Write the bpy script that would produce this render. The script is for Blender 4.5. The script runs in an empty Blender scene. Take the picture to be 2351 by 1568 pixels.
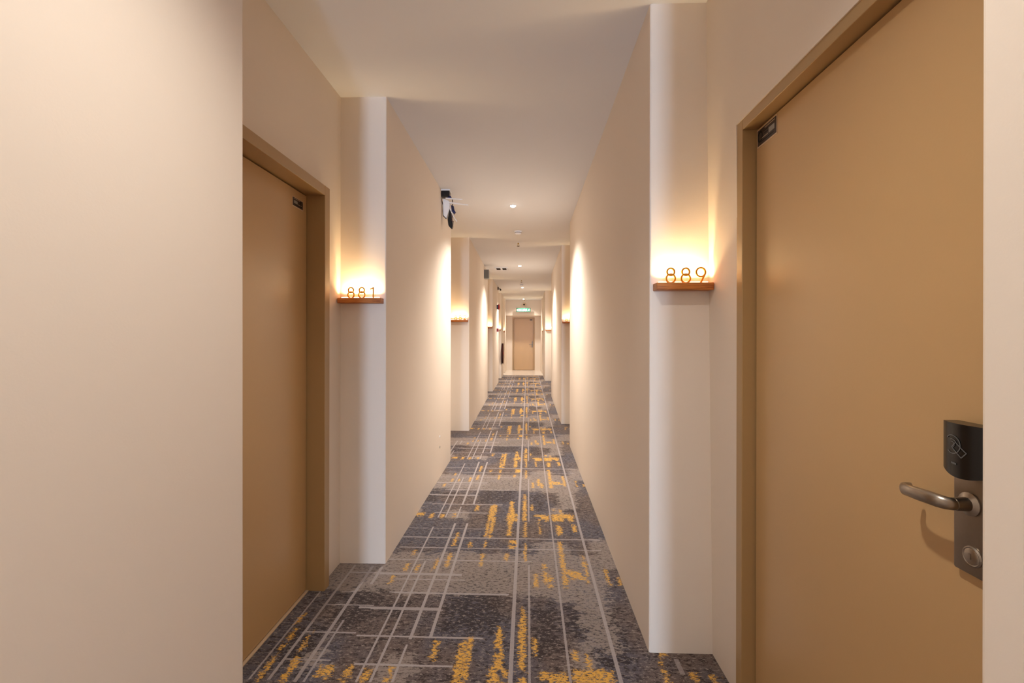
import bpy, bmesh, math
from mathutils import Vector, Matrix

SC = bpy.context.scene
COL = SC.collection
PI = math.pi

# ---------------------------------------------------------------- camera
CAM_Z = 1.35
cd = bpy.data.cameras.new('camera')
cam = bpy.data.objects.new('camera', cd)
COL.objects.link(cam)
cd.sensor_fit = 'HORIZONTAL'
cd.sensor_width = 36.0
cd.lens = 1045.0 / 2351.0 * 36.0
cd.shift_y = -10.74 / 2351.0
cd.clip_start = 0.02
cam.location = (0, 0, CAM_Z)
cam.rotation_euler = (Matrix.Rotation(0.035, 4, 'Z') @ Matrix.Rotation(PI / 2, 4, 'X')
                      @ Matrix.Rotation(0.0018, 4, 'Z')).to_euler()
SC.camera = cam

# ---------------------------------------------------------------- world, exposure
w = bpy.data.worlds.new('world')
SC.world = w
w.use_nodes = True
w.node_tree.nodes['Background'].inputs[0].default_value = (0.75, 0.85, 1.0, 1)
w.node_tree.nodes['Background'].inputs[1].default_value = 0.3
vs = SC.view_settings
vs.view_transform = 'Standard'
vs.look = 'None'
vs.gamma = 1.0
vs.use_curve_mapping = False
vs.exposure = 0.62
SC.cycles.max_bounces = 14
SC.cycles.diffuse_bounces = 10
SC.cycles.glossy_bounces = 4
SC.cycles.sample_clamp_indirect = 6.0
SC.cycles.use_denoising = True
SC.cycles.caustics_reflective = False
SC.cycles.caustics_refractive = False

CEIL = 2.775
# daylight coming through the window at the end of the corridor behind the camera
ld = bpy.data.lights.new('window_daylight', 'AREA')
ld.shape = 'RECTANGLE'
ld.size, ld.size_y = 0.54, 1.7
ld.energy = 270
ld.color = (0.55, 0.73, 1.0)
lo = bpy.data.objects.new('window_daylight', ld)
COL.objects.link(lo)
lo.location = (0.10, -8.50, 1.30)       # turned to face +Y
lo.rotation_euler = (Matrix.Rotation(PI / 2, 4, 'X')).to_euler()


# ---------------------------------------------------------------- helpers
def srgb(r, g, b):
    f = lambda c: (c / 255 / 12.92) if c / 255 <= 0.04045 else ((c / 255 + 0.055) / 1.055) ** 2.4
    return (f(r), f(g), f(b), 1.0)


class NT:
    """Small wrapper to write node trees."""
    def __init__(self, name):
        self.m = bpy.data.materials.new(name)
        self.m.use_nodes = True
        self.t = self.m.node_tree
        self.b = self.t.nodes['Principled BSDF']

    def n(self, kind, **props):
        x = self.t.nodes.new(kind)
        for k, v in props.items():
            setattr(x, k, v)
        return x

    def put(self, sock, v):
        if hasattr(v, 'links') or isinstance(v, bpy.types.NodeSocket):
            self.t.links.new(v, sock)
        else:
            sock.default_value = v

    def math(self, op, a, b=0.0, c=0.0, clamp=False):
        x = self.n('ShaderNodeMath', operation=op, use_clamp=clamp)
        self.put(x.inputs[0], a)
        self.put(x.inputs[1], b)
        self.put(x.inputs[2], c)
        return x.outputs[0]

    def mix(self, f, a, b):
        x = self.n('ShaderNodeMix', data_type='RGBA')
        self.put(x.inputs[0], f)
        self.put(x.inputs[6], a)
        self.put(x.inputs[7], b)
        return x.outputs[2]

    def noise(self, vec, scale, detail=2.0, rough=0.5):
        x = self.n('ShaderNodeTexNoise')
        self.put(x.inputs['Vector'], vec)
        x.inputs['Scale'].default_value = scale
        x.inputs['Detail'].default_value = detail
        x.inputs['Roughness'].default_value = rough
        return x.outputs['Fac']

    def ramp(self, v, lo, hi):
        x = self.n('ShaderNodeMapRange', interpolation_type='SMOOTHSTEP')
        self.put(x.inputs['Value'], v)
        self.put(x.inputs['From Min'], lo)
        self.put(x.inputs['From Max'], hi)
        return x.outputs['Result']

    def objco(self):
        return self.n('ShaderNodeTexCoord').outputs['Object']

    def scale(self, vec, s):
        x = self.n('ShaderNodeVectorMath', operation='MULTIPLY')
        self.put(x.inputs[0], vec)
        x.inputs[1].default_value = s
        return x.outputs[0]

    def bump(self, h, strength, dist=0.01):
        x = self.n('ShaderNodeBump')
        x.inputs['Strength'].default_value = strength
        x.inputs['Distance'].default_value = dist
        self.put(x.inputs['Height'], h)
        self.t.links.new(x.outputs['Normal'], self.b.inputs['Normal'])


def paint(name, col, rough=0.6, var=0.06, bump=0.15, scale=3.0, metal=0.0, spec=0.5, fine=180.0):
    t = NT(name)
    co = t.objco()
    n1 = t.noise(co, scale, 3)
    dark = tuple(c * (1 - var) for c in col[:3]) + (1,)
    light = tuple(min(1, c * (1 + var)) for c in col[:3]) + (1,)
    t.put(t.b.inputs['Base Color'], t.mix(n1, dark, light))
    t.b.inputs['Roughness'].default_value = rough
    t.b.inputs['Metallic'].default_value = metal
    t.b.inputs['Specular IOR Level'].default_value = spec
    if bump:
        t.bump(t.math('MULTIPLY_ADD', t.noise(co, 7.0, 2), 2.0, t.noise(co, fine, 2)), bump, 0.002)
    return t.m


def emitter(name, col, strength, base=(0.8, 0.8, 0.8, 1)):
    t = NT(name)
    t.b.inputs['Base Color'].default_value = base
    t.b.inputs['Emission Color'].default_value = col
    t.b.inputs['Emission Strength'].default_value = strength
    n1 = t.noise(t.objco(), 40, 2)
    t.put(t.b.inputs['Roughness'], t.math('MULTIPLY_ADD', n1, 0.1, 0.4))
    return t.m


def wood(name, a, b, axis_scale=(6, 90, 90)):
    t = NT(name)
    co = t.scale(t.objco(), axis_scale)
    n1 = t.noise(co, 1.0, 4, 0.6)
    n2 = t.noise(co, 4.0, 2)
    t.put(t.b.inputs['Base Color'], t.mix(t.ramp(t.math('MULTIPLY_ADD', n2, 0.3, n1), 0.45, 0.85), a, b))
    t.b.inputs['Roughness'].default_value = 0.45
    t.bump(n1, 0.2, 0.002)
    return t.m


def empty(name, loc=(0, 0, 0)):
    o = bpy.data.objects.new(name, None)
    o.empty_display_size = 0.1
    o.location = loc
    COL.objects.link(o)
    return o


def tag(o, label=None, cat=None, group=None, kind=None):
    if label: o['label'] = label
    if cat: o['category'] = cat
    if group: o['group'] = group
    if kind: o['kind'] = kind
    return o


def obj(name, bm, mats, parent=None, smooth=False):
    """Link a bmesh given in WORLD coordinates as one mesh object (child of parent when given)."""
    me = bpy.data.meshes.new(name)
    bmesh.ops.recalc_face_normals(bm, faces=bm.faces)
    o = bpy.data.objects.new(name, me)
    COL.objects.link(o)
    if parent is not None:
        p, off = parent, Vector((0, 0, 0))
        while p is not None:
            off += p.location
            p = p.parent
        bm.transform(Matrix.Translation(-off))
        o.parent = parent
    bm.to_mesh(me)
    bm.free()
    for m in (mats if isinstance(mats, (list, tuple)) else [mats]):
        me.materials.append(m)
    if smooth:
        for p in me.polygons:
            p.use_smooth = True
        me.set_sharp_from_angle(angle=math.radians(40))
    return o


def box(bm, x0, x1, y0, y1, z0, z1, bev=0.0, seg=2, mi=0):
    r = bmesh.ops.create_cube(bm, size=1.0)
    vs_ = r['verts']
    for v in vs_:
        v.co = Vector(((x0 + x1) / 2 + v.co.x * (x1 - x0), (y0 + y1) / 2 + v.co.y * (y1 - y0), (z0 + z1) / 2 + v.co.z * (z1 - z0)))
    fs = set(f for v in vs_ for f in v.link_faces)
    for f in fs:
        f.material_index = mi
    if bev:
        es = list({e for v in vs_ for e in v.link_edges})
        bmesh.ops.bevel(bm, geom=es, offset=bev, segments=seg, affect='EDGES', profile=0.5)
    return bm


def prism(bm, pts, z0, z1, top=None, mi=0):
    """Solid from a footprint; top may give another footprint with the same number of points."""
    a = [bm.verts.new((p[0], p[1], z0)) for p in pts]
    b = [bm.verts.new((p[0], p[1], z1)) for p in (top or pts)]
    n = len(pts)
    fs = [bm.faces.new(a[::-1]), bm.faces.new(b)]
    for i in range(n):
        fs.append(bm.faces.new((a[i], a[(i + 1) % n], b[(i + 1) % n], b[i])))
    for f in fs:
        f.material_index = mi
    return bm


def extrude_poly(bm, pts3, vec, mi=0):
    """Solid from a planar 3-D polygon swept along vec."""
    a = [bm.verts.new(p) for p in pts3]
    b = [bm.verts.new(Vector(p) + Vector(vec)) for p in pts3]
    n = len(a)
    fs = [bm.faces.new(a[::-1]), bm.faces.new(b)]
    for i in range(n):
        fs.append(bm.faces.new((a[i], a[(i + 1) % n], b[(i + 1) % n], b[i])))
    for f in fs:
        f.material_index = mi
    return bm


def lathe(bm, prof, origin, axis='Z', n=24, mi=0):
    """Revolve [(radius, height)...] about an axis through origin. axis may be 'Z','X','Y' or a sign: '-Z'."""
    sgn = -1 if axis.startswith('-') else 1
    ax = axis[-1]
    rings = []
    for r, h in prof:
        ring = []
        for i in range(n):
            a = 2 * PI * i / n
            c, s = r * math.cos(a), r * math.sin(a)
            h_ = h * sgn
            co = (c, s, h_) if ax == 'Z' else ((h_, c, s) if ax == 'X' else (s, h_, c))
            ring.append(bm.verts.new(Vector(origin) + Vector(co)))
        rings.append(ring)
    fs = []
    for j in range(len(rings) - 1):
        for i in range(n):
            fs.append(bm.faces.new((rings[j][i], rings[j][(i + 1) % n], rings[j + 1][(i + 1) % n], rings[j + 1][i])))
    fs.append(bm.faces.new(rings[0][::-1]))
    fs.append(bm.faces.new(rings[-1]))
    for f in fs:
        f.material_index = mi
    return bm


def sweep(bm, path, ra, rb=None, n=12, up=(0, 0, 1), mi=0):
    """Tube along a path; ra is half-size sideways, rb half-size along 'up'. ra may be a list."""
    path = [Vector(p) for p in path]
    rings = []
    for i, p in enumerate(path):
        d = (path[min(i + 1, len(path) - 1)] - path[max(i - 1, 0)]).normalized()
        u = Vector(up)
        s = d.cross(u)
        if s.length < 1e-4:
            s = d.cross(Vector((1, 0, 0)))
        s.normalize()
        u = s.cross(d).normalized()
        a = ra[i] if isinstance(ra, (list, tuple)) else ra
        b = a if rb is None else (rb[i] if isinstance(rb, (list, tuple)) else rb)
        rings.append([bm.verts.new(p + s * (a * math.cos(2 * PI * k / n)) + u * (b * math.sin(2 * PI * k / n))) for k in range(n)])
    fs = []
    for j in range(len(rings) - 1):
        for k in range(n):
            fs.append(bm.faces.new((rings[j][k], rings[j][(k + 1) % n], rings[j + 1][(k + 1) % n], rings[j + 1][k])))
    fs.append(bm.faces.new(rings[0][::-1]))
    fs.append(bm.faces.new(rings[-1]))
    for f in fs:
        f.material_index = mi
    return bm


def stroke(bm, pts, wd, fn, depth, closed=False, mi=0):
    """A ribbon of width wd along 2-D pts, mapped to 3-D by fn(a, b, d), d running 0..depth."""
    pts = [Vector(p).to_2d() for p in pts]
    n = len(pts)
    L, R = [], []
    for i in range(n):
        p0 = pts[(i - 1) % n] if (closed or i) else pts[0]
        p1 = pts[(i + 1) % n] if (closed or i < n - 1) else pts[-1]
        d = (p1 - p0).normalized()
        nr = Vector((-d.y, d.x)) * wd / 2
        L.append(pts[i] + nr)
        R.append(pts[i] - nr)
    V = [[bm.verts.new(fn(q.x, q.y, dd)) for q in (L[i], R[i]) for dd in (0, depth)] for i in range(n)]
    fs = []
    for i in range(n if closed else n - 1):
        a, b = V[i], V[(i + 1) % n]
        fs += [bm.faces.new((a[1], a[3], b[3], b[1])), bm.faces.new((a[0], b[0], b[2], a[2])),
               bm.faces.new((a[0], a[1], b[1], b[0])), bm.faces.new((a[2], b[2], b[3], a[3]))]
    if not closed:
        fs += [bm.faces.new((V[0][0], V[0][2], V[0][3], V[0][1])), bm.faces.new((V[-1][0], V[-1][1], V[-1][3], V[-1][2]))]
    for f in fs:
        f.material_index = mi
    return bm


def circle(cx, cy, rx, ry=None, n=28, a0=0.0, a1=2 * PI, full=True):
    ry = rx if ry is None else ry
    k = n if full else n + 1
    return [(cx + rx * math.cos(a0 + (a1 - a0) * i / n), cy + ry * math.sin(a0 + (a1 - a0) * i / n)) for i in range(k)]


B = bmesh.new

# ---------------------------------------------------------------- materials
M_wall = paint('cream_wall_paint', srgb(231, 220, 207), 0.62, 0.02, 0.10, 1.5, spec=0.3)
M_ceil = paint('white_ceiling_paint', srgb(229, 231, 235), 0.75, 0.015, 0.06, 1.5, spec=0.2)
M_door = paint('tan_door_laminate', srgb(194, 160, 114), 0.31, 0.03, 0.05, 2.0, spec=0.5)
M_frame = paint('tan_frame_paint', srgb(172, 142, 98), 0.33, 0.03, 0.04, 2.0, spec=0.5)
M_gap = paint('dark_gap_rubber', srgb(30, 24, 18), 0.8, 0.1, 0.0)
M_steel = paint('brushed_steel', srgb(168, 160, 150), 0.30, 0.05, 0.05, 60, metal=1.0)
M_steel_plate = paint('satin_steel_plate', srgb(150, 138, 125), 0.42, 0.05, 0.05, 60, metal=1.0)
M_black = paint('black_plastic', srgb(14, 14, 15), 0.25, 0.1, 0.0, 8)
M_mark = paint('grey_print', srgb(90, 92, 94), 0.5, 0.05, 0.0)
M_white = paint('white_plastic', srgb(240, 242, 245), 0.4, 0.03, 0.0)
M_grey = paint('grey_plastic', srgb(150, 147, 140), 0.5, 0.05, 0.05, 20)
M_dkgrey = paint('dark_slot', srgb(70, 52, 40), 0.7, 0.1, 0.0)
M_blue = paint('navy_plastic', srgb(24, 28, 90), 0.4, 0.1, 0.0)
M_red = paint('red_enamel', srgb(165, 22, 32), 0.35, 0.06, 0.0)
M_hose = paint('dark_red_hose', srgb(80, 30, 24), 0.5, 0.1, 0.05, 30)
M_brass = paint('brass', srgb(190, 160, 90), 0.3, 0.05, 0.0, metal=1.0)
M_pale_floor = paint('pale_glossy_floor', srgb(236, 232, 224), 0.18, 0.04, 0.0, 4)  # much paler than the carpet, covers the last stretch of floor
M_sign = emitter('green_sign_face', srgb(20, 120, 88), 0.28, srgb(20, 110, 80))
M_signw = emitter('sign_white', srgb(225, 255, 240), 0.75)
M_signbox = paint('sign_case', srgb(70, 68, 52), 0.4, 0.05, 0.0)
M_led = emitter('warm_led_diffuser', (1.0, 0.78, 0.48, 1), 2.0)
M_lens = emitter('downlight_lens', (1.0, 0.93, 0.82, 1), 26.0)
M_pane = emitter('bright_window_pane', (0.80, 0.90, 1.0, 1), 1.2)
M_shelf = wood('oiled_teak', srgb(196, 122, 52), srgb(140, 74, 22))
M_digit = paint('gilded_digit', srgb(222, 140, 34), 0.5, 0.05, 0.0, 30, spec=0.2)
M_plate_dark = paint('dark_foil_label', srgb(62, 50, 42), 0.35, 0.15, 0.0, 60, metal=0.3)
M_plate_edge = paint('pale_label_edge', srgb(205, 180, 150), 0.45, 0.05, 0.0)

# ---------------------------------------------------------------- carpet
LINES = [(-1.099,-1.092,1.576,1.622,0.8), (-1.099,-1.092,0,0.5831,0.8), (-1.023,-1.012,1.578,1.622,0.8), (-1.023,-1.012,0,0.8578,0.8),
  (-0.9167,-0.9027,1.571,1.622,0.8), (-0.9167,-0.9027,0,0.8458,0.8), (-0.8589,-0.8449,0.6548,0.8426,0.8), (-0.8784,-0.8704,1.572,1.622,0.8),
  (-0.8784,-0.8704,0,0.3377,0.8), (-0.6731,-0.6651,1.579,1.622,1), (-0.6731,-0.6651,0,1.411,1), (-0.6189,-0.6099,1.58,1.622,1),
  (-0.6189,-0.6099,0,0.9174,1), (-0.53,-0.517,0.2148,1.476,1), (-0.4418,-0.4288,0.2324,1.479,1), (-0.5319,-0.5239,1.583,1.622,1),
  (-0.5319,-0.5239,0,0.1772,1), (-0.075,-0.059,0,1.622,0.9), (0.0046,0.0126,1.53,1.622,0.8), (0.0046,0.0126,0,0.8952,0.8),
  (0.1646,0.1736,0,1.622,0.8), (0.3601,0.3741,0,1.622,0.9), (0.6134,0.6314,0.0469,0.1308,0.6), (-0.8363,-0.162,1.385,1.389,0.7),
  (-0.8404,0.4808,1.236,1.252,0.7), (-0.8213,0.4625,1.09,1.099,0.8), (-0.8388,0.0235,0.9306,0.9386,0.9), (-1.021,-0.3726,0.7688,0.7788,0.9),
  (-0.7339,-0.3464,0.7101,0.7171,0.8), (-0.982,-0.9174,0.5739,0.5809,0.7), (-0.6999,-0.1032,0.573,0.58,0.9), (-1.017,-0.7713,0.4565,0.4635,0.8),
  (-0.7763,-0.4184,0.4295,0.4365,0.9), (-1.024,-0.7815,0.2434,0.2514,0.8), (-0.7702,-0.2003,0.2262,0.2352,1), (-1.012,-0.8209,0.0666,0.0746,0.7),
  (-0.713,-0.3067,0.0486,0.0586,1), (-0.8392,-0.4413,0.4363,0.4503,0.9), (-0.7293,-0.0989,0.5787,0.5867,0.9), (-0.8396,-0.3728,0.7578,0.7698,0.8)]
BLOTS = [(-1.092,-1.077,0.3017,0.3922), (-1.076,-1.057,0.1083,0.2757), (-1.068,-1.054,1.57,1.622), (-1.068,-1.054,0,0.0949),
  (-0.9905,-0.9786,0.1795,0.2541), (-0.987,-0.97,0.1107,0.171), (-0.9763,-0.9457,1.574,1.622), (-0.9763,-0.9457,0,0.0844),
  (-0.8245,-0.7837,1.599,1.622), (-0.8245,-0.7837,0,0.0435), (-0.7321,-0.7083,1.582,1.622), (-0.7321,-0.7083,0,0.044),
  (-0.651,-0.6272,1.58,1.622), (-0.651,-0.6272,0,0.0271), (-0.5635,-0.5414,1.583,1.622), (-0.5635,-0.5414,0,0.0421),
  (-0.4099,-0.3844,0.0927,0.2129), (-0.2885,-0.2681,0.0564,0.2224), (-0.2891,-0.2449,1.542,1.622), (-0.2891,-0.2449,0,0.0441),
  (-0.1382,-0.1178,0.1382,0.3191), (-0.1428,-0.1003,0.0251,0.1653), (-0.1541,-0.0776,1.526,1.622), (-0.1541,-0.0776,0,0.0491),
  (-0.0308,-0.0172,0.3817,0.473), (-0.0366,-0.0077,1.529,1.622), (-0.0366,-0.0077,0,0.3817), (0.0377,0.0581,0.6487,0.7974),
  (0.0892,0.1113,0.6935,0.9137), (0.0257,0.041,0.1273,0.2416), (0.1979,0.2234,0.6537,1.211), (0.2159,0.3028,0.7816,0.8365),
  (0.2363,0.3461,0.746,0.7796), (0.3265,0.3469,0.7008,1.013), (0.2035,0.2409,1.311,1.476), (0.3151,0.3423,1.355,1.494),
  (0.4404,0.4557,0.6911,0.8689), (0.5006,0.5159,0.6932,0.7744), (0.051,0.1498,1.621,1.622), (0.051,0.1498,0,0.0354),
  (0.0809,0.1528,1.534,1.619), (0.1817,0.2612,1.538,1.622), (0.1817,0.2612,0,0.0446), (0.2981,0.3192,0.0393,0.0627),
  (0.3027,0.3347,1.54,1.622), (0.3027,0.3347,0,0.0392), (0.1903,0.2141,0.112,0.165), (0.2469,0.2622,0.0562,0.1533),
  (0.5556,0.5925,0.1401,0.1684), (0.5463,0.5616,0.0445,0.1288), (0.6523,0.6778,0.0111,0.0603), (0.7248,0.7742,1.607,1.622),
  (0.7248,0.7742,0,0.0412), (0.5388,0.5592,1.601,1.622), (0.5388,0.5592,0,0.0351), (-0.2926,-0.2739,1.262,1.498),
  (-0.2831,-0.2678,1.091,1.202), (-0.2832,-0.2679,0.871,1.027), (-0.1431,-0.1125,1.286,1.622), (-0.1431,-0.1125,0,0.2807),
  (-0.1218,-0.0736,1.103,1.22), (-0.1385,-0.1181,0.9433,1.037), (-0.0238,-0.0085,1.27,1.622), (-0.0238,-0.0085,0,0.4258),
  (-0.0227,-0.0074,0.9309,1.173), (0.0793,0.0929,1.32,1.51), (-0.4879,-0.4675,0.8546,1.021), (-0.5519,-0.5366,0.8029,0.9572),
  (-0.653,-0.636,0.7996,0.8747), (-0.7182,-0.6995,0.7975,0.8882), (-0.7691,-0.747,0.6535,0.7433), (-0.4891,-0.4687,1.121,1.323),
  (-0.3838,-0.36,1.112,1.18), (-0.7173,-0.702,0.991,1.06), (-0.2966,-0.2711,1.522,1.622), (-0.2966,-0.2711,0,0.1998),
  (-0.4079,-0.3892,0.0967,0.1688), (0.1074,0.1593,1.551,1.622), (0.1074,0.1593,0,0.0259), (0.1871,0.3442,1.597,1.622),
  (0.1871,0.3442,0,0.0537), (-0.8486,-0.8146,1.603,1.622), (-0.8486,-0.8146,0,0.0398), (-0.7347,-0.7109,1.565,1.622),
  (-0.7347,-0.7109,0,0.0259), (-0.6575,-0.6371,1.567,1.622), (-0.6575,-0.6371,0,0.0282), (-0.265,-0.2412,1.248,1.622),
  (-0.265,-0.2412,0,0.2393), (0.1157,0.1395,0.6514,0.7735)]
DARKS = [(-0.4065,-0.1193,0.277,0.781), (-0.9357,-0.7498,0.277,0.6313), (-0.7297,-0.5872,0.3957,0.4979), (-0.2621,-0.1139,0.358,0.8452),
  (0.03,0.1364,0.1319,0.5017), (0.1906,0.3083,0.2462,0.4827), (0.3104,0.4388,0.0922,0.464), (-1.262,-1.041,0.6227,0.8301),
  (0.3721,0.4376,0.8301,0.9615), (-0.3367,-0.2671,1.564,1.622), (-0.3367,-0.2671,0,0.0296), (-1.077,-0.9431,0.0541,0.277),
  (-0.1586,-0.0329,0.6881,0.8811)]
LIGHTS = [(0.0412,0.239,0.8811,1.182), (0.126,0.3144,0.5211,0.6017), (0.4092,0.604,0.8811,1.268), (-1.201,0.4392,0.5777,1.028),
  (-0.9446,-0.8341,0.0418,0.1319), (-0.6097,-0.4498,1.564,1.622), (-0.6097,-0.4498,0,0.1052), (0.2553,0.4082,0.1592,0.8301),
  (0.1804,0.2738,0.0541,0.1874)]

PER, PHASE0 = 1.622, 1.80


def carpet():
    t = NT('plaid_hotel_carpet')
    co = t.objco()

    def warp(vec, sc, ax, ay, detail=2.0, rough=0.5):
        x = t.n('ShaderNodeTexNoise')
        t.put(x.inputs['Vector'], t.scale(vec, sc))
        x.inputs['Scale'].default_value = 1.0
        x.inputs['Detail'].default_value = detail
        x.inputs['Roughness'].default_value = rough
        s = t.n('ShaderNodeSeparateColor')
        t.put(s.inputs[0], x.outputs['Color'])
        p = t.n('ShaderNodeSeparateXYZ')
        t.put(p.inputs[0], vec)
        X = t.math('ADD', p.outputs[0], t.math('MULTIPLY', t.math('SUBTRACT', s.outputs[0], 0.5), ax))
        Y = t.math('ADD', p.outputs[1], t.math('MULTIPLY', t.math('SUBTRACT', s.outputs[1], 0.5), ay))
        Y = t.math('FLOORED_MODULO', t.math('SUBTRACT', Y, PHASE0), PER)
        return X, Y

    def rects(XY, lst):
        acc = None
        for r in lst:
            cx = t.math('COMPARE', XY[0], (r[0] + r[1]) / 2, (r[1] - r[0]) / 2 + 0.001)
            cy = t.math('COMPARE', XY[1], (r[2] + r[3]) / 2, (r[3] - r[2]) / 2 + 0.001)
            if len(r) > 4 and r[4] < 1:
                cx = t.math('MULTIPLY', cx, r[4])
            acc = t.math('MULTIPLY', cx, cy) if acc is None else t.math('MAXIMUM', acc, t.math('MULTIPLY', cx, cy))
        return acc

    def rects_fast(XY, lst):
        acc = 0.0
        for r in lst:
            cx = t.math('COMPARE', XY[0], (r[0] + r[1]) / 2, max((r[1] - r[0]) / 2, 0.003))
            cy = t.math('COMPARE', XY[1], (r[2] + r[3]) / 2, max((r[3] - r[2]) / 2, 0.003))
            acc = t.math('MULTIPLY_ADD', cx, cy, acc)
        return t.math('MINIMUM', acc, 1.0)

    lines = rects(warp(co, (160, 160, 1), 0.005, 0.005), LINES)
    blots = rects_fast(warp(co, (32, 66, 1), 0.12, 0.16, 6, 0.82), BLOTS)
    darks = rects_fast(warp(co, (10, 22, 1), 0.42, 0.36, 6, 0.8), DARKS)
    lights = rects_fast(warp(co, (10, 22, 1), 0.42, 0.36, 6, 0.8), LIGHTS)

    mott = t.noise(t.scale(co, (28, 48, 1)), 1.0, 6, 0.8)
    mott2 = t.noise(t.scale(co, (34, 64, 1)), 1.3, 5, 0.8)
    big = t.noise(t.scale(co, (2.2, 1.5, 1)), 1.0, 3, 0.55)
    weave = t.noise(t.scale(co, (420, 420, 1)), 1.0, 2)
    base = t.mix(t.ramp(big, 0.42, 0.58), srgb(94, 92, 103), srgb(112, 97, 91))
    dk = t.ramp(t.math('MULTIPLY_ADD', darks, 0.09, mott), 0.49, 0.57)
    base = t.mix(t.math('MULTIPLY', dk, 0.85), base, srgb(38, 26, 30))
    lt = t.ramp(t.math('MULTIPLY_ADD', lights, 0.12, mott2), 0.52, 0.62)
    base = t.mix(t.math('MULTIPLY', lt, 0.7), base, srgb(176, 164, 156))
    base = t.mix(t.math('MULTIPLY', lines, t.math('MULTIPLY_ADD', mott, 0.5, 0.65), clamp=True), base, srgb(186, 178, 178))
    keep = t.ramp(t.noise(t.scale(co, (50, 105, 1)), 1.0, 5, 0.8), 0.44, 0.50)
    keep = t.math('MULTIPLY', keep, t.ramp(t.noise(t.scale(co, (16, 13, 1)), 1.0, 2), 0.34, 0.42))
    base = t.mix(t.math('MULTIPLY', blots, keep), base, srgb(240, 186, 84))
    base = t.mix(t.math('MULTIPLY', weave, 0.35), base, (0.02, 0.018, 0.018, 1))
    t.put(t.b.inputs['Base Color'], base)
    t.b.inputs['Roughness'].default_value = 0.95
    t.b.inputs['Specular IOR Level'].default_value = 0.1
    t.b.inputs['Sheen Weight'].default_value = 0.15
    t.bump(weave, 0.35, 0.004)
    return t.m


M_carpet = carpet()

# ---------------------------------------------------------------- structure
Y_BACK, Y_CARPET, Y_END = -8.6, 15.95, 18.3
XO = 1.45       # outer limit of the masonry on both sides


def struct(name, bm, m, label, cat=None):
    return tag(obj(name, bm, m), label, cat or name.split('_')[0].split('.')[0], None, 'structure')


struct('floor', box(B(), -XO, XO, Y_BACK, Y_CARPET, -0.12, 0.0), M_carpet,
       'grey plaid corridor carpet with pale lines and ragged gold flecks', 'carpet')
struct('floor', box(B(), -XO, XO, Y_CARPET, Y_END + 0.3, -0.12, 0.004), M_pale_floor,
       'pale floor slab before the door at the far end', 'floor')
struct('ceiling', box(B(), -XO, XO, Y_BACK - 0.2, Y_END + 0.3, CEIL, CEIL + 0.12), M_ceil,
       'flat white plaster ceiling running the length of the corridor', 'ceiling')


def rounded(pts, idx, r=0.006):
    """Chamfer-round the listed corners of a footprint."""
    out = []
    n = len(pts)
    for i, p in enumerate(pts):
        if i not in idx:
            out.append(p)
            continue
        p = Vector(p)
        a = (Vector(pts[i - 1]) - p).normalized() * r
        b = (Vector(pts[(i + 1) % n]) - p).normalized() * r
        out += [tuple(p + a), tuple(p + a * 0.3 + b * 0.3), tuple(p + b)]
    return out


def pier(side, y0, y1, x0, x1, label, tops=None):
    """Wall block standing forward into the corridor; x0/x1 are its face at y0/y1."""
    s = -1 if side == 'left' else 1
    fp = [(s * XO, y0), (x0, y0), (x1, y1), (s * XO, y1)]
    f2 = rounded(fp, (1, 2))
    t2 = rounded([(s * XO, tops[0]), (x0, tops[0]), (x1, tops[1]), (s * XO, tops[1])], (1, 2)) if tops else None
    bm = prism(B(), f2, 0, CEIL, t2)
    return struct('wall_' + side, bm, M_wall, label, 'wall')


def recess(side, y0, y1, x, d0=None, d1=None, dz=2.15, label='', xtop=None):
    """Back wall of a door recess, with the opening for the door frame left open."""
    s = -1 if side == 'left' else 1
    bm = B()
    xt = x if xtop is None else xtop

    def blk(a, b, z0, z1):
        fx = lambda z: x + (xt - x) * z / CEIL
        lo_ = [(s * XO, a), (fx(z0), a), (fx(z0), b), (s * XO, b)]
        hi_ = [(s * XO, a), (fx(z1), a), (fx(z1), b), (s * XO, b)]
        prism(bm, lo_, z0, z1, hi_)
    if d0 is None:
        blk(y0, y1, 0, CEIL)
    else:
        blk(y0, d0, 0, CEIL)
        blk(d1, y1, 0, CEIL)
        blk(d0, d1, dz, CEIL)
    return struct('wall_' + side, bm, M_wall, label, 'wall')


# left side, near to far
pier('left', Y_BACK, 1.326, -0.843, -0.843, 'cream wall filling the left foreground', (Y_BACK, 1.317))
recess('left', 1.32, 2.70, -1.117, 1.436, 2.427, 2.145, 'cream recess wall around the dark tan door on the left')
pier('left', 2.676, 4.956, -0.843, -0.843, 'cream left wall past the 881 shelf, cables hanging from its top')
recess('left', 4.94, 6.52, -1.117, 5.25, 6.24, 2.145, 'cream recess wall beside the 882 shelf')
pier('left', 6.505, 10.0, -0.843, -0.886, 'cream left wall past the 882 shelf with grey speaker')
recess('left', 9.98, 11.25, -1.14, 10.10, 11.06, 2.145, 'third recess wall on the left, before the red alarm')
pier('left', 11.2, 13.45, -0.868, -0.868, 'pale left wall carrying the red call point')
recess('left', 13.4, 14.85, -1.14, label='fourth recess wall on the left, far along')
pier('left', 14.8, 15.95, -0.866, -0.86, 'short left wall carrying the hose reel')
recess('left', 15.9, 16.95, -1.12, label='fifth recess wall on the left near the far door')
pier('left', 16.9, Y_END + 0.3, -0.85, -0.87, 'last left wall beside the far door')
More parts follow.
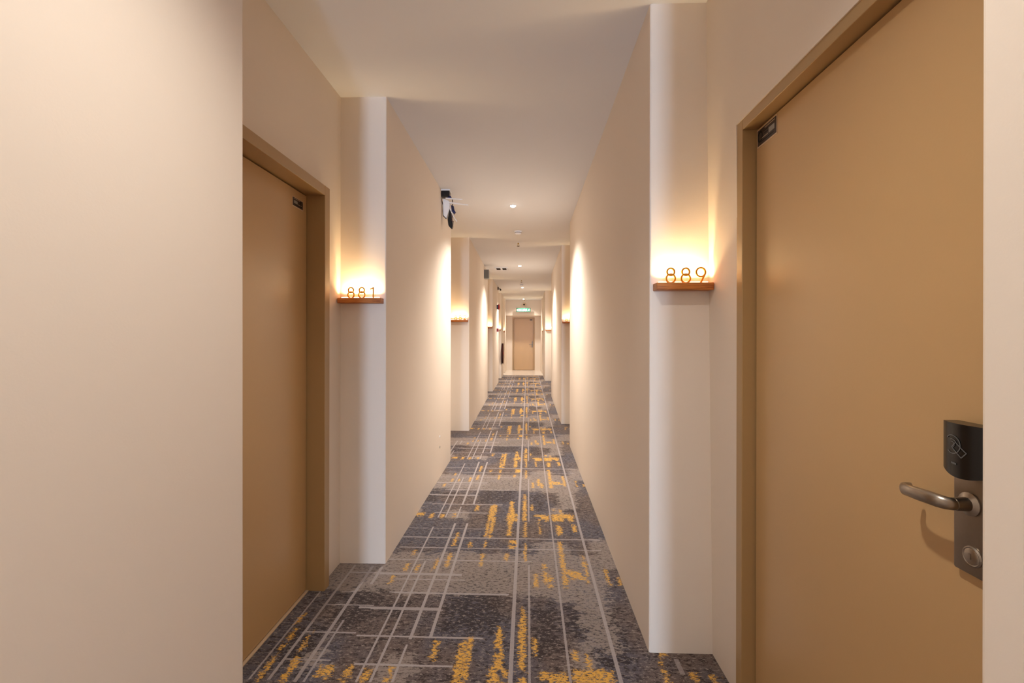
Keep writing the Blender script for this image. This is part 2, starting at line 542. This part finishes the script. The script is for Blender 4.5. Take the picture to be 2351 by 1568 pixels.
# right side
pier('right', Y_BACK, 0.5425, 0.52, 0.52, 'narrow cream wall edge at the right border of the view')
recess('right', 0.53, 1.99, 0.788, 0.740, 1.702, 2.13, 'cream recess wall around the large tan door on the right', 0.757)
pier('right', 1.967, 5.68, 0.52, 0.52, 'cream right wall past the 889 shelf')
recess('right', 5.66, 7.12, 0.79, 5.95, 6.90, 2.13, 'second recess wall on the right, half hidden')
pier('right', 7.095, 10.4, 0.52, 0.532, 'cream right wall past the second right shelf')
recess('right', 10.38, 14.02, 0.79, 11.6, 12.55, 2.13, 'third recess wall on the right, far along')
pier('right', 14.0, 15.9, 0.53, 0.52, 'short right wall past the third right shelf')
recess('right', 15.88, 16.85, 0.77, label='last recess wall on the right near the far door')
pier('right', 16.8, Y_END + 0.3, 0.515, 0.50, 'last right wall beside the far door')
# far end: header over the last door and the wall it sits in
struct('trim_1', box(B(), -0.9, 0.55, 17.6, Y_END + 0.3, 2.175, CEIL), M_wall, 'cream header above the far door, behind the green sign', 'header')
DX0, DX1, DZ = -0.625, 0.272, 2.135
bm = B()
box(bm, -0.9, DX0, Y_END, Y_END + 0.3, 0, 2.18)
box(bm, DX1, 0.55, Y_END, Y_END + 0.3, 0, 2.18)
box(bm, DX0, DX1, Y_END, Y_END + 0.3, DZ, 2.18)
struct('wall_end', bm, M_wall, 'cream wall around the small tan door at the corridor end', 'wall')
# behind the camera: end wall with the window the daylight comes through
WX0, WX1, WZ0, WZ1 = -0.22, 0.42, 0.40, 2.20
bm = B()
box(bm, -XO, WX0, Y_BACK - 0.2, Y_BACK, 0, CEIL)
box(bm, WX1, XO, Y_BACK - 0.2, Y_BACK, 0, CEIL)
box(bm, WX0, WX1, Y_BACK - 0.2, Y_BACK, 0, WZ0)
box(bm, WX0, WX1, Y_BACK - 0.2, Y_BACK, WZ1, CEIL)
struct('wall_back', bm, M_wall, 'cream wall at the corridor end behind the viewer', 'wall')
win = tag(empty('window_1', (0.10, Y_BACK, WZ0)), 'bright window at the corridor end behind the viewer', 'window', None, 'structure')
bm = B()
for a, b, c, d in ((WX0, WX0 + .05, WZ0, WZ1), (WX1 - .05, WX1, WZ0, WZ1), (WX0, WX1, WZ0, WZ0 + .05), (WX0, WX1, WZ1 - .05, WZ1), (.075, .125, WZ0, WZ1)):
    box(bm, a, b, Y_BACK - 0.12, Y_BACK - 0.05, c, d)
obj('window_frame', bm, M_white, win)
obj('pane', box(B(), WX0 + .05, .075, Y_BACK - .10, Y_BACK - .09, WZ0 + .05, WZ1 - .05), M_pane, win)
obj('pane', box(B(), .125, WX1 - .05, Y_BACK - .10, Y_BACK - .09, WZ0 + .05, WZ1 - .05), M_pane, win)

# ---------------------------------------------------------------- doors
def lockset(root, s, xf, yc, far):
    """Electronic lock on a door leaf whose face is at xf. s = +1 right wall (faces -X), far = +1 lever points to +Y."""
    out = lambda r: xf - s * r
    Yp = lambda a: yc + far * a
    P = lambda a, z, r: Vector((out(r), Yp(a), z))
    # satin steel back plate
    bm = box(B(), min(out(-.002), out(.013)), max(out(-.002), out(.013)), yc - .0375, yc + .0375, .919, 1.185, .004)
    plate = tag(obj('lock_plate', bm, M_steel_plate, root, True), 'satin steel lock plate with black card reader')
    # black reader with a bowed face
    hw = .0425
    face = lambda a: .026 + .012 * (1 - (a / hw) ** 2)
    bm = B()
    N = 14
    rows = []
    for (z, ins) in ((1.106, .0), (1.106, .0), (1.190, .0), (1.194, .003)):
        rows.append([])
    ring_lo, ring_hi = [], []
    for i in range(N + 1):
        a = -hw + 2 * hw * i / N
        dip = .010 * (1 - (a / hw) ** 2)
        ring_lo.append(P(a, 1.106 - dip, face(a)))
        ring_hi.append(P(a, 1.194, face(a)))
    lo_b = [P(-hw + 2 * hw * i / N, 1.106 - .010 * (1 - ((-hw + 2 * hw * i / N) / hw) ** 2), .008) for i in range(N + 1)]
    hi_b = [P(-hw + 2 * hw * i / N, 1.194, .0) for i in range(N + 1)]
    vv = [[bm.verts.new(p) for p in r] for r in (ring_lo, ring_hi, hi_b, lo_b)]
    for j in range(4):
        for i in range(N):
            bm.faces.new((vv[j][i], vv[j][i + 1], vv[(j + 1) % 4][i + 1], vv[(j + 1) % 4][i]))
    for i in (0, N):
        bm.faces.new([vv[j][i] for j in range(4)])
    rd = tag(obj('card_reader', bm, M_black, plate, True), 'glossy black card reader with grey card symbol')
    # symbol printed on the reader: ring, waves, tilted card; status slot
    bm = B()
    fn = lambda a, z, d: P(a, z, face(a) + .0007 + d)
    cz = 1.155
    ca = .012
    stroke(bm, circle(ca, cz, .0165, .0165, 30, math.radians(40), math.radians(310), False), .0017, fn, .0003)
    stroke(bm, circle(ca, cz, .0095, .0095, 20, math.radians(60), math.radians(150), False), .0013, fn, .0003)
    stroke(bm, circle(ca, cz, .005, .005, 14, math.radians(60), math.radians(300), False), .0013, fn, .0003)
    card = []
    for px, pz in ((-.0065, -.0125), (.0065, -.0125), (.0065, .0125), (-.0065, .0125)):
        t_ = math.radians(50)
        card.append((ca - .013 - (px * math.cos(t_) - pz * math.sin(t_)) * 1.0, cz - .008 + (px * math.sin(t_) + pz * math.cos(t_))))
    card = [tuple(Vector(card[i]).lerp(Vector(card[(i + 1) % 4]), k / 5)) for i in range(4) for k in range(5)]
    stroke(bm, card, .0017, fn, .0003, True)
    stroke(bm, [(.014, 1.1215), (.003, 1.1205)], .0032, fn, .0003)
    obj('reader_symbol', bm, M_mark, plate)
    # lever handle
    lz = 1.048
    bm = lathe(B(), [(.020, 0.0), (.021, .004), (.0125, .008), (.0115, .030)], P(0.004, lz, .012), '-X' if s > 0 else 'X', 20)
    pts = [(.004, .034), (.004, .044), (.008, .053), (.018, .058), (.035, .060), (.055, .061), (.075, .060), (.094, .057), (.104, .051), (.109, .041), (.109, .032)]
    sz = [.0105, .0105, .0100, .0092, .0085, .0080, .0075, .0070, .0065, .0062, .0058]
    sh = [.0105, .0110, .0120, .0126, .0128, .0126, .0122, .0118, .0114, .0110, .0105]
    zz = [0, 0, .0005, .001, .001, .0, -.001, -.003, -.004, -.005, -.005]
    sweep(bm, [P(a, lz + dz, r) for (a, r), dz in zip(pts, zz)], sz, sh, 16)
    tag(obj('lever_handle', bm, M_steel, plate, True), 'curved brushed steel lever handle')
    bm = lathe(B(), [(.0185, 0), (.0185, .002), (.016, .004), (.0145, .0032), (.012, .0045), (.0, .0055)][:5], P(-.001, .955, .0125), '-X' if s > 0 else 'X', 28)
    box(bm, min(out(.0165), out(.0185)), max(out(.0165), out(.0185)), yc - .0015, yc + .0015, .950, .960)
    obj('thumb_cylinder', bm, M_steel, plate, True)
    return plate


def side_door(name, s, xface, xleaf, xwall, y0, y1, zt, fw, plate, label, with_lock=True):
    """Flush door in a side wall: y0/y1 outer frame edges, fw frame face width, plate = (ya, yb, za, zb) label."""
    root = tag(empty(name, (s * abs(xwall), (y0 + y1) / 2, 0)), label, 'door', None, 'structure')
    a, b = sorted((xface, xleaf + s * .05))
    bm = B()
    box(bm, a, b, y0, y0 + fw, 0, zt, .002)
    box(bm, a, b, y1 - fw, y1, 0, zt, .002)
    box(bm, a, b, y0 + fw, y1 - fw, zt - fw * .9, zt, .002)
    obj('door_frame', bm, M_frame, root)
    g = .007
    a, b = sorted((xleaf, xleaf + s * .044))
    leaf = obj('door_leaf', box(B(), a, b, y0 + fw + g, y1 - fw - g, .010, zt - fw * .9 - g, .0015), M_door, root)
    a, b = sorted((xleaf + s * .046, xleaf + s * .06))
    obj('door_seal', box(B(), a, b, y0 + fw * .5, y1 - fw * .5, 0, zt - fw * .4), M_gap, root)
    a, b = sorted((xleaf - s * .012, xleaf + s * .045))
    obj('threshold', box(B(), a, b, y0 + fw, y1 - fw, -.002, .004), M_plate_edge, root)
    if plate:
        ya, yb, za, zb = plate
        f = lambda y, z, d: Vector((xleaf - s * (.0012 + d), y, z))
        bm = B()
        box(bm, *sorted((xleaf, xleaf - s * .0012)), ya, yb, za, zb, mi=0)
        e = .0035
        box(bm, *sorted((xleaf - s * .0010, xleaf - s * .0018)), ya + e, yb - e, za + e + .002, zb - e, mi=1)
        h = zb - za
        stroke(bm, circle(yb - .022, (za + zb) / 2 + .003, h * .22, h * .26, 18), h * .10, lambda y, z, d: f(y, z, .0008 + d), .0003, True, mi=2)
        box(bm, *sorted((xleaf - s * .0012, xleaf - s * .0022)), ya + .014, ya + .050, za + h * .38, za + h * .66, mi=3)
        for k, (p, q, zz) in enumerate(((.012, .075, .84), (.055, .085, .70), (.055, .08, .56), (.055, .1, .40), (.02, .1, .24))):
            q = min(q, (yb - ya) - .012)
            stroke(bm, [(ya + p, za + h * zz), (ya + q, za + h * zz)], h * .035, lambda y, z, d: f(y, z, .0008 + d), .0003, mi=0 if k in (0, 3) else 2)
        tag(obj('fire_rating_plate', bm, [M_plate_edge, M_plate_dark, M_gap, M_grey], leaf), 'small dark metal label in the top corner')
    if with_lock:
        lockset(root, s, xleaf, y0 + fw + g + .063, 1)
    return root


side_door('door_1', 1, 0.768, 0.815, 0.775, 0.736, 1.706, 2.134, 0.044, (1.520, 1.648, 2.018, 2.082),
          'large tan flush door with lever handle and black card reader, right foreground')
side_door('door_2', -1, -1.075, -1.172, -1.117, 1.430, 2.433, 2.15, 0.058, (2.222, 2.330, 2.000, 2.050),
          'dark tan flush door in the left recess beside shelf 881')
side_door('door_3', -1, -1.075, -1.172, -1.117, 5.244, 6.247, 2.15, 0.058, None,
          'tan door hidden in the second left recess beside shelf 882')
side_door('door_4', 1, 0.768, 0.815, 0.775, 5.945, 6.905, 2.134, 0.044, None,
          'tan door hidden in the second right recess')
side_door('door_5', -1, -1.10, -1.19, -1.14, 10.09, 11.07, 2.15, 0.058, None, 'tan door hidden in the third left recess', False)
side_door('door_6', 1, 0.768, 0.815, 0.79, 11.59, 12.56, 2.134, 0.044, None, 'tan door hidden in the third right recess', False)

# far door, facing the camera
root = tag(empty('door_7', ((DX0 + DX1) / 2, Y_END, 0)), 'small tan door closing the far end of the corridor', 'door', None, 'structure')
fw = .055
bm = B()
for a, b, c, d in ((DX0, DX0 + fw, 0, DZ), (DX1 - fw, DX1, 0, DZ), (DX0 + fw, DX1 - fw, DZ - fw, DZ)):
    box(bm, a, b, Y_END - .012, Y_END + .12, c, d, .002)
obj('door_frame', bm, M_frame, root)
leaf = obj('door_leaf', box(B(), DX0 + fw + .004, DX1 - fw - .004, Y_END + .05, Y_END + .094, .012, DZ - fw - .004, .0015), M_door, root)
obj('door_seal', box(B(), DX0 + .02, DX1 - .02, Y_END + .10, Y_END + .118, 0, DZ - .02), M_gap, root)
bm = box(B(), .06, .19, Y_END + .046, Y_END + .052, 2.005, 2.06)
box(bm, .07, .18, Y_END + .044, Y_END + .047, 2.012, 2.052, mi=1)
obj('fire_rating_plate', bm, [M_plate_edge, M_plate_dark], leaf)
pl = obj('lock_plate', box(B(), .155, .195, Y_END + .038, Y_END + .052, .93, 1.17, .003), M_steel_plate, root)
bm = lathe(B(), [(.014, 0), (.011, .03)], (.175, Y_END + .04, 1.05), '-Y', 16)
sweep(bm, [(.175, Y_END + .012, 1.05), (.170, Y_END + .0, 1.05), (.15, Y_END - .006, 1.05), (.11, Y_END - .008, 1.05), (.07, Y_END - .004, 1.05), (.06, Y_END + .01, 1.05)], .009, .011, 12)
obj('lever_handle', bm, M_steel, pl, True)

# ---------------------------------------------------------------- room number shelves
def glyph(bm, ch, cx, z0, yf, h=.0625, sw=.0064, dp=.006):
    fn = lambda a, z, d: Vector((a, yf + d, z))
    f2 = lambda a, z, d: Vector((a, yf - .0006 + d, z))       # a second stroke crosses a hair in front
    if ch == '8':
        r1, r2 = h * .245, h * .295
        stroke(bm, circle(cx, z0 + sw * .4 + r2 - sw * .5, r2, r2, 30), sw, fn, dp, True)
        stroke(bm, circle(cx, z0 + h - r1 - sw * .3, r1, r1, 28), sw, f2, dp, True)
    elif ch == '9':
        r = h * .30
        cz = z0 + h - r
        stroke(bm, circle(cx, cz, r, r, 30), sw, fn, dp, True)
        a = math.radians(-32)
        px, pz = cx + r * math.cos(a), cz + r * math.sin(a)
        stroke(bm, [(cx + r, cz), (cx + r * .97, cz - r * .3), (px, pz), (cx - r * .02, z0)], sw, f2, dp)
    elif ch == '1':
        stroke(bm, [(cx + .007, z0), (cx + .007, z0 + h)], sw, fn, dp)
        stroke(bm, [(cx - .012, z0 + h * .81), (cx + .007, z0 + h - sw * .6)], sw, f2, dp)
    elif ch == '2':
        r = h * .27
        cz = z0 + h - r
        arc = circle(cx, cz, r, r, 18, math.radians(170), math.radians(-35), False)
        stroke(bm, arc + [(cx - r, z0 + sw * .5)], sw, fn, dp)
        stroke(bm, [(cx - r - sw * .3, z0 + sw * .5), (cx + r, z0 + sw * .5)], sw, f2, dp)
    return bm


def shelf(x0, x1, ywall, zt, text, xs, label, led_w=None, depth=.060, th=.031, power=None):
    """Teak ledge on the pier face at ywall with an LED strip and standing digits."""
    xm = (x0 + x1) / 2
    root = tag(empty('room_number_shelf', (xm, ywall, zt - th)), label, 'shelf', 'room number shelves')
    obj('ledge', box(B(), x0, x1, ywall - depth, ywall + .004, zt - th, zt, .003), M_shelf, root)
    bm = box(B(), x0 + .015, x1 - .015, ywall - .036, ywall - .024, zt, zt + .006, .001)
    obj('led_strip', bm, M_led, root)
    l = bpy.data.lights.new('led_strip_light', 'AREA')
    l.shape = 'RECTANGLE'
    l.size, l.size_y = (x1 - x0) - .035, .012
    l.energy = power or 1.1
    l.color = (1.0, 0.70, 0.36)
    l.spread = math.radians(125)
    lo = bpy.data.objects.new('led_strip_light', l)
    COL.objects.link(lo)
    lo.parent = root
    lo.location = (0, -.030, th + .009)
    lo.rotation_euler = (PI, 0, 0)
    for ch, cx in zip(text, xs):
        tag(obj('digit', glyph(B(), ch, cx, zt, ywall - .045), M_digit, root), 'thin gilded figure ' + ch)
    return root


shelf(0.534, 0.768, 1.967, 1.577, '889', (.596, .658, .720), 'teak shelf with lit figures 889 on the right pier')
shelf(-1.112, -0.857, 2.676, 1.576, '881', (-1.037, -.9725, -.912), 'teak shelf with lit figures 881 on the left pier')
shelf(-1.112, -0.857, 6.505, 1.592, '882', (-1.030, -.965, -.900), 'teak shelf with lit figures 882, second pier on the left')
shelf(0.530, 0.780, 7.095, 1.590, '888', (.596, .658, .720), 'teak shelf on second right pier, mostly hidden by the wall')
shelf(-1.13, -0.872, 11.2, 1.590, '', (), 'teak shelf on third left pier, before the red call point')
shelf(0.535, 0.78, 14.0, 1.575, '', (), 'teak shelf on third right pier, tiny and far')
shelf(-1.13, -0.872, 14.8, 1.592, '', (), 'teak shelf on fourth left pier, just past the red call point')
shelf(-1.11, -0.858, 16.9, 1.565, '', (), 'teak shelf on last left pier, nearest the far door')
shelf(0.525, 0.765, 16.8, 1.565, '', (), 'teak shelf on last right pier, nearest the far door')

# ---------------------------------------------------------------- ceiling fittings
DLX = -0.165


def downlight(x, y, label, power):
    root = tag(empty('ceiling_downlight', (x, y, CEIL)), label, 'light', 'ceiling downlights')
    bm = lathe(B(), [(.043, .0), (.043, .003), (.038, .006), (.031, .006), (.029, .003), (.029, .0)], (x, y, CEIL), '-Z', 32)
    obj('trim_ring', bm, M_white, root, True)
    bm = lathe(B(), [(.0285, .0), (.0275, .006), (.021, .014), (.010, .018)], (x, y, CEIL), '-Z', 28)
    obj('lens', bm, M_lens, root, True)
    l = bpy.data.lights.new('downlight_beam', 'SPOT')
    l.energy = power
    l.color = (1.0, 0.92, 0.83)
    l.spot_size = math.radians(130)
    l.spot_blend = 1.0
    l.shadow_soft_size = .03
    lo = bpy.data.objects.new('downlight_beam', l)
    COL.objects.link(lo)
    lo.parent = root
    lo.location = (0, 0, -.055)


for y, lb in ((-7.65, 'round ceiling downlight farthest behind the viewer'), (-3.45, 'nearer round ceiling downlight behind the viewer'), (0.75, 'round ceiling downlight just above the viewer'),
              (4.94, 'nearest round ceiling downlight in view'), (9.12, 'second ceiling downlight in view, beside the air vent'),
              (13.15, 'third ceiling downlight in view, just past a smoke detector'), (17.1, 'farthest ceiling downlight, in front of the header')):
    downlight(DLX, y, lb, 200 * ({0.75: 0.27, -3.45: 0.45, -7.65: 0.4, 17.1: 0.5}.get(y, 1.0)))


def smoke(x, y, label):
    root = tag(empty('smoke_detector', (x, y, CEIL)), label, 'detector', 'smoke detectors')
    obj('base', lathe(B(), [(.052, 0), (.052, .012), (.048, .015)], (x, y, CEIL), '-Z', 28), M_white, root, True)
    obj('chamber_slot', lathe(B(), [(.043, .015), (.043, .022)], (x, y, CEIL), '-Z', 28), M_dkgrey, root, True)
    obj('cover', lathe(B(), [(.047, .022), (.046, .030), (.034, .042), (.012, .046)], (x, y, CEIL), '-Z', 28), M_white, root, True)


smoke(-.135, 6.15, 'white round smoke detector on the ceiling past the nearest downlight')
smoke(-.170, 12.35, 'small far smoke detector on the ceiling before the third downlight')


def sprinkler(x, y, label):
    root = tag(empty('fire_sprinkler', (x, y, CEIL)), label, 'sprinkler', 'ceiling sprinklers')
    obj('escutcheon', lathe(B(), [(.034, 0), (.030, .006), (.014, .010)], (x, y, CEIL), '-Z', 20), M_white, root, True)
    bm = lathe(B(), [(.011, .008), (.011, .028), (.007, .032)], (x, y, CEIL), '-Z', 16)
    for k in (-1, 1):
        sweep(bm, [(x + k * .008, y, CEIL - .03), (x + k * .016, y, CEIL - .042), (x + k * .004, y, CEIL - .058)], .003, n=8)
    obj('frame', bm, M_brass, root)
    obj('deflector', lathe(B(), [(.020, .058), (.021, .061), (.006, .064)], (x, y, CEIL), '-Z', 20), M_dkgrey, root)


sprinkler(-.148, 6.86, 'pendant sprinkler behind the nearer smoke detector')
sprinkler(-.163, 11.43, 'far pendant sprinkler before the far smoke detector')
sprinkler(-.14, 17.2, 'farthest tiny sprinkler beside the last downlight')

root = tag(empty('air_vent', (-.555, 9.48, CEIL)), 'pale ceiling air vent with dark slots left of the second downlight', 'vent')
bm = B()
for a, b, c, d in ((-.69, -.66, 9.33, 9.64), (-.45, -.42, 9.33, 9.64), (-.66, -.45, 9.33, 9.36), (-.66, -.45, 9.61, 9.64), (-.575, -.535, 9.36, 9.61)):
    box(bm, a, b, c, d, CEIL - .014, CEIL + .002)
obj('vent_frame', bm, M_ceil, root)
obj('backing', box(B(), -.66, -.45, 9.36, 9.61, CEIL - .003, CEIL), M_dkgrey, root)
for k in range(4):
    y = 9.385 + k * .062
    bm = B()
    extrude_poly(bm, [(-.66, y, CEIL - .012), (-.66, y + .004, CEIL - .013), (-.66, y + .026, CEIL - .004), (-.66, y + .022, CEIL - .003)], (.21, 0, 0))
    obj('slat', bm, M_dkgrey if k else M_grey, root)

# ---------------------------------------------------------------- wall fittings
root = tag(empty('wall_speaker', (-.872, 9.06, 2.505)), 'grey box speaker high on the left wall beside the air vent', 'speaker')
obj('case', box(B(), -.875, -.775, 9.0, 9.13, 2.505, 2.685, .006), M_grey, root)
bm = box(B(), -.866, -.784, 8.994, 9.001, 2.514, 2.676, .002)
for k in range(9):
    z = 2.525 + k * .0175
    box(bm, -.860, -.790, 8.991, 8.996, z, z + .006)
obj('grille', bm, paint('speaker_cloth', srgb(118, 114, 106), 0.9, 0.1, 0.3, 60), root)
obj('bracket', box(B(), -.884, -.868, 9.03, 9.10, 2.55, 2.64, .002), M_black, root)

# network gear hanging from the ceiling corner on the left
yR = 4.42
root = tag(empty('network_router', (-.80, yR, CEIL)), 'white router with antennas and black adapter hanging at the left ceiling corner', 'router')
at = lambda u, v, Y=yR: Vector(((u - 1212.1) / 1045 * Y * 1.0, Y, CAM_Z - (v - 773.26 + (u - 1175.5) * .0018) / 1045 * Y * .9994))
obj('ceiling_bracket', box(B(), -.843, -.755, yR - .05, yR + .05, CEIL - .012, CEIL + .001, .003), M_white, root)
obj('junction_box', box(B(), at(1013, 440).x, at(1032, 440).x, yR - .045, yR + .03, at(1032, 453).z, CEIL - .012, .005), M_black, root)
P4 = lambda lst, y: [at(u, v, yR) + Vector((0, y - yR, 0)) for u, v in lst]
bm = extrude_poly(B(), P4([(1016, 455), (1030, 461), (1032, 470), (1029, 486), (1024, 501), (1017, 494)], yR - .02), (0, .05, 0))
bmesh.ops.bevel(bm, geom=list(bm.edges), offset=.004, segments=2, affect='EDGES')
tag(obj('router_case', bm, M_white, root), 'white wedge shaped router case')
for (a, b) in (((1023, 456), (1062, 459)), ((1031, 466), (1075, 472))):
    p, q = at(*a), at(*b)
    p.y -= .03
    q.y -= .03
    bm = sweep(B(), [p, p.lerp(q, .3), p.lerp(q, .7), q], [.008, .0075, .006, .005], n=10)
    tag(obj('antenna', bm, M_white, root, True), 'thin white antenna')
p, q = at(1030, 474), at(1048, 508)
bm = sweep(B(), [p, p.lerp(q, .5) + Vector((-.004, 0, -.006)), q], .005, n=8)
tag(obj('antenna', bm, M_white, root, True), 'thin white antenna pointing down')
bm = extrude_poly(B(), P4([(1031, 478), (1034, 480), (1034, 498), (1037, 505), (1038, 518), (1035, 524), (1028, 517), (1026, 502), (1029, 490)], yR + .0), (0, .05, 0))
bmesh.ops.bevel(bm, geom=list(bm.edges), offset=.004, segments=2, affect='EDGES')
tag(obj('power_adapter', bm, M_black, root), 'black power adapter hanging on its lead')
bm = extrude_poly(B(), P4([(1033, 468), (1039, 470), (1041, 480), (1044, 484), (1040, 489), (1035, 482)], yR + .02), (0, .03, 0))
obj('cable_clip', bm, M_blue, root)
bm = extrude_poly(B(), P4([(1028, 452), (1034, 450), (1036, 453), (1033, 456), (1028, 456)], yR - .03), (0, .03, 0))
obj('cable_clip', bm, M_blue, root)
bm = sweep(B(), [at(u, v) for u, v in ((1012, 443), (1011.5, 452), (1013, 460), (1016, 470), (1015.5, 484), (1016, 494), (1023, 501))], .004, n=8)
sweep(bm, [at(u, v) for u, v in ((1033, 451), (1037, 456), (1038, 464), (1037, 472), (1040, 482))], .004, n=8)
obj('cable', bm, M_black, root, True)
obj('cable', sweep(B(), [at(u, v) for u, v in ((1035, 484), (1037, 496), (1036, 506), (1040, 508), (1039, 514))], .004, n=8), M_hose, root, True)

# small camera on the left wall, far along
root = tag(empty('security_camera', (-.868, 12.95, 2.72)), 'tiny dark bullet camera high on the far left wall', 'camera')
obj('mount', box(B(), -.870, -.835, 12.93, 12.99, 2.69, 2.765, .004), M_dkgrey, root)
obj('arm', sweep(B(), [(-.84, 12.95, 2.735), (-.80, 12.93, 2.72), (-.785, 12.91, 2.70)], .008, n=8), M_grey, root, True)
bm = sweep(B(), [(-.80, 12.97, 2.712), (-.775, 12.85, 2.675)], .022, n=14)
obj('body', bm, M_black, root, True)

# fire alarm sounder and call point on the pale left wall
root = tag(empty('fire_alarm_bell', (-.868, 12.64, 2.18)), 'red fire alarm bell with black base on the pale left wall', 'alarm')
obj('base', box(B(), -.869, -.822, 12.58, 12.70, 2.115, 2.235, .006), M_black, root)
obj('gong', lathe(B(), [(.078, 0), (.080, .008), (.072, .026), (.045, .038), (.012, .042)], (-.824, 12.64, 2.18), 'X', 28), M_red, root, True)
root = tag(empty('fire_call_point', (-.868, 12.63, 1.49)), 'small red fire call point below the alarm bell', 'alarm')
obj('case', box(B(), -.869, -.815, 12.585, 12.675, 1.492, 1.580, .006), M_red, root)
obj('glass', box(B(), -.816, -.812, 12.605, 12.655, 1.512, 1.560), M_white, root)

# hose reel seen edge-on
hx, hy, hz = -.862, 14.98, .80
root = tag(empty('hose_reel', (hx, hy, hz)), 'dark red fire hose reel seen edge-on on the far left wall', 'hose reel')
obj('wall_bracket', box(B(), hx - .004, hx + .02, hy - .06, hy + .06, hz - .12, hz + .12, .004), M_red, root)
obj('hub', lathe(B(), [(.06, 0), (.06, .055), (.03, .062)], (hx + .008, hy, hz), 'X', 20), M_red, root, True)
for x_ in (.016, .050):
    obj('flange', lathe(B(), [(.350, 0), (.355, .003), (.350, .006)], (hx + x_, hy, hz), 'X', 40), M_hose, root, True)
bm = B()
for k in range(4):
    r = .20 + k * .036
    ring = [(hx + .037, hy + r * math.cos(a), hz + r * math.sin(a)) for a in [2 * PI * i / 36 for i in range(37)]]
    sweep(bm, ring, .0165, .012, n=8, up=(1, 0, 0))
obj('hose', bm, M_hose, root, True)

# exit sign and dome camera on the header
sx0, sx1, sz0, sz1, sy = -.449, .099, 2.301, 2.453, 17.42
root = tag(empty('exit_sign', ((sx0 + sx1) / 2, sy, sz0)), 'green lit exit sign reading KELUAR above the far door', 'sign')
obj('case', box(B(), sx0, sx1, sy, sy + .045, sz0, sz1, .004), M_signbox, root)
obj('sign_face', box(B(), sx0 + .012, sx1 - .012, sy - .004, sy + .002, sz0 + .012, sz1 - .012), M_sign, root)
for x_ in (sx0 + .1, sx1 - .1):
    obj('bracket', box(B(), x_ - .015, x_ + .015, sy + .04, 17.605, sz1 - .06, sz1 - .03), M_white, root)
cu = bpy.data.curves.new('lettering', 'FONT')
cu.body = 'KELUAR'
cu.size = .125
cu.extrude = .002
cu.offset = .0025
cu.align_x = 'LEFT'
to = bpy.data.objects.new('lettering_source', cu)
COL.objects.link(to)
dg = bpy.context.evaluated_depsgraph_get()
me = bpy.data.meshes.new_from_object(to.evaluated_get(dg))
bm = B()
bm.from_mesh(me)
bpy.data.objects.remove(to)
bpy.data.meshes.remove(me)
mx = max(v.co.x for v in bm.verts)
bm.transform(Matrix.Translation((sx0 + .022, sy - .006, sz0 + .031)) @ Matrix.Rotation(PI / 2, 4, 'X') @ Matrix.Diagonal((.405 / mx, 1, 1, 1)))
tag(obj('lettering', bm, M_signw, root), 'white letters KELUAR')
# running figure going through a doorway
bm = B()
fn = lambda a, z, d: Vector((a, sy - .008 + d, z))
ox, oz = sx1 - .062, (sz0 + sz1) / 2
lathe(bm, [(.011, 0), (.011, .003)], (ox + .006, sy - .008, oz + .040), 'Y', 14)
stroke(bm, [(ox + .002, oz + .025), (ox - .008, oz - .006)], .017, fn, .003)
stroke(bm, [(ox - .008, oz - .004), (ox + .014, oz - .018), (ox + .006, oz - .044)], .010, fn, .003)
stroke(bm, [(ox - .008, oz - .006), (ox - .016, oz - .026), (ox - .034, oz - .030)], .010, fn, .003)
stroke(bm, [(ox + .004, oz + .022), (ox + .022, oz + .008), (ox + .032, oz + .016)], .008, fn, .003)
stroke(bm, [(ox, oz + .022), (ox - .018, oz + .014), (ox - .024, oz - .002)], .008, fn, .003)
obj('running_figure', bm, M_signw, root)

root = tag(empty('dome_camera', (-.15, 17.6, 2.59)), 'pale dome camera with dark eye above the green sign', 'camera')
obj('housing', lathe(B(), [(.085, 0), (.085, .02), (.075, .04), (.05, .055)], (-.15, 17.602, 2.592), '-Y', 28), paint('cream_housing', srgb(225, 205, 180), 0.5, 0.03, 0.0), root, True)
obj('eye', lathe(B(), [(.034, .052), (.032, .066), (.018, .078), (.004, .081)], (-.15, 17.602, 2.592), '-Y', 20), M_black, root, True)

# two small plugs low on the left wall
for z, m, lb in ((.392, M_white, 'tiny white wall plug low on the left wall, upper of two'), (.292, M_grey, 'tiny grey wall plug low on the left wall, lower of two')):
    tag(obj('wall_plug', lathe(B(), [(.0125, 0), (.012, .003), (.006, .005)], (-.8435, 4.336, z), 'X', 14), m), lb, 'plug', 'wall plugs')
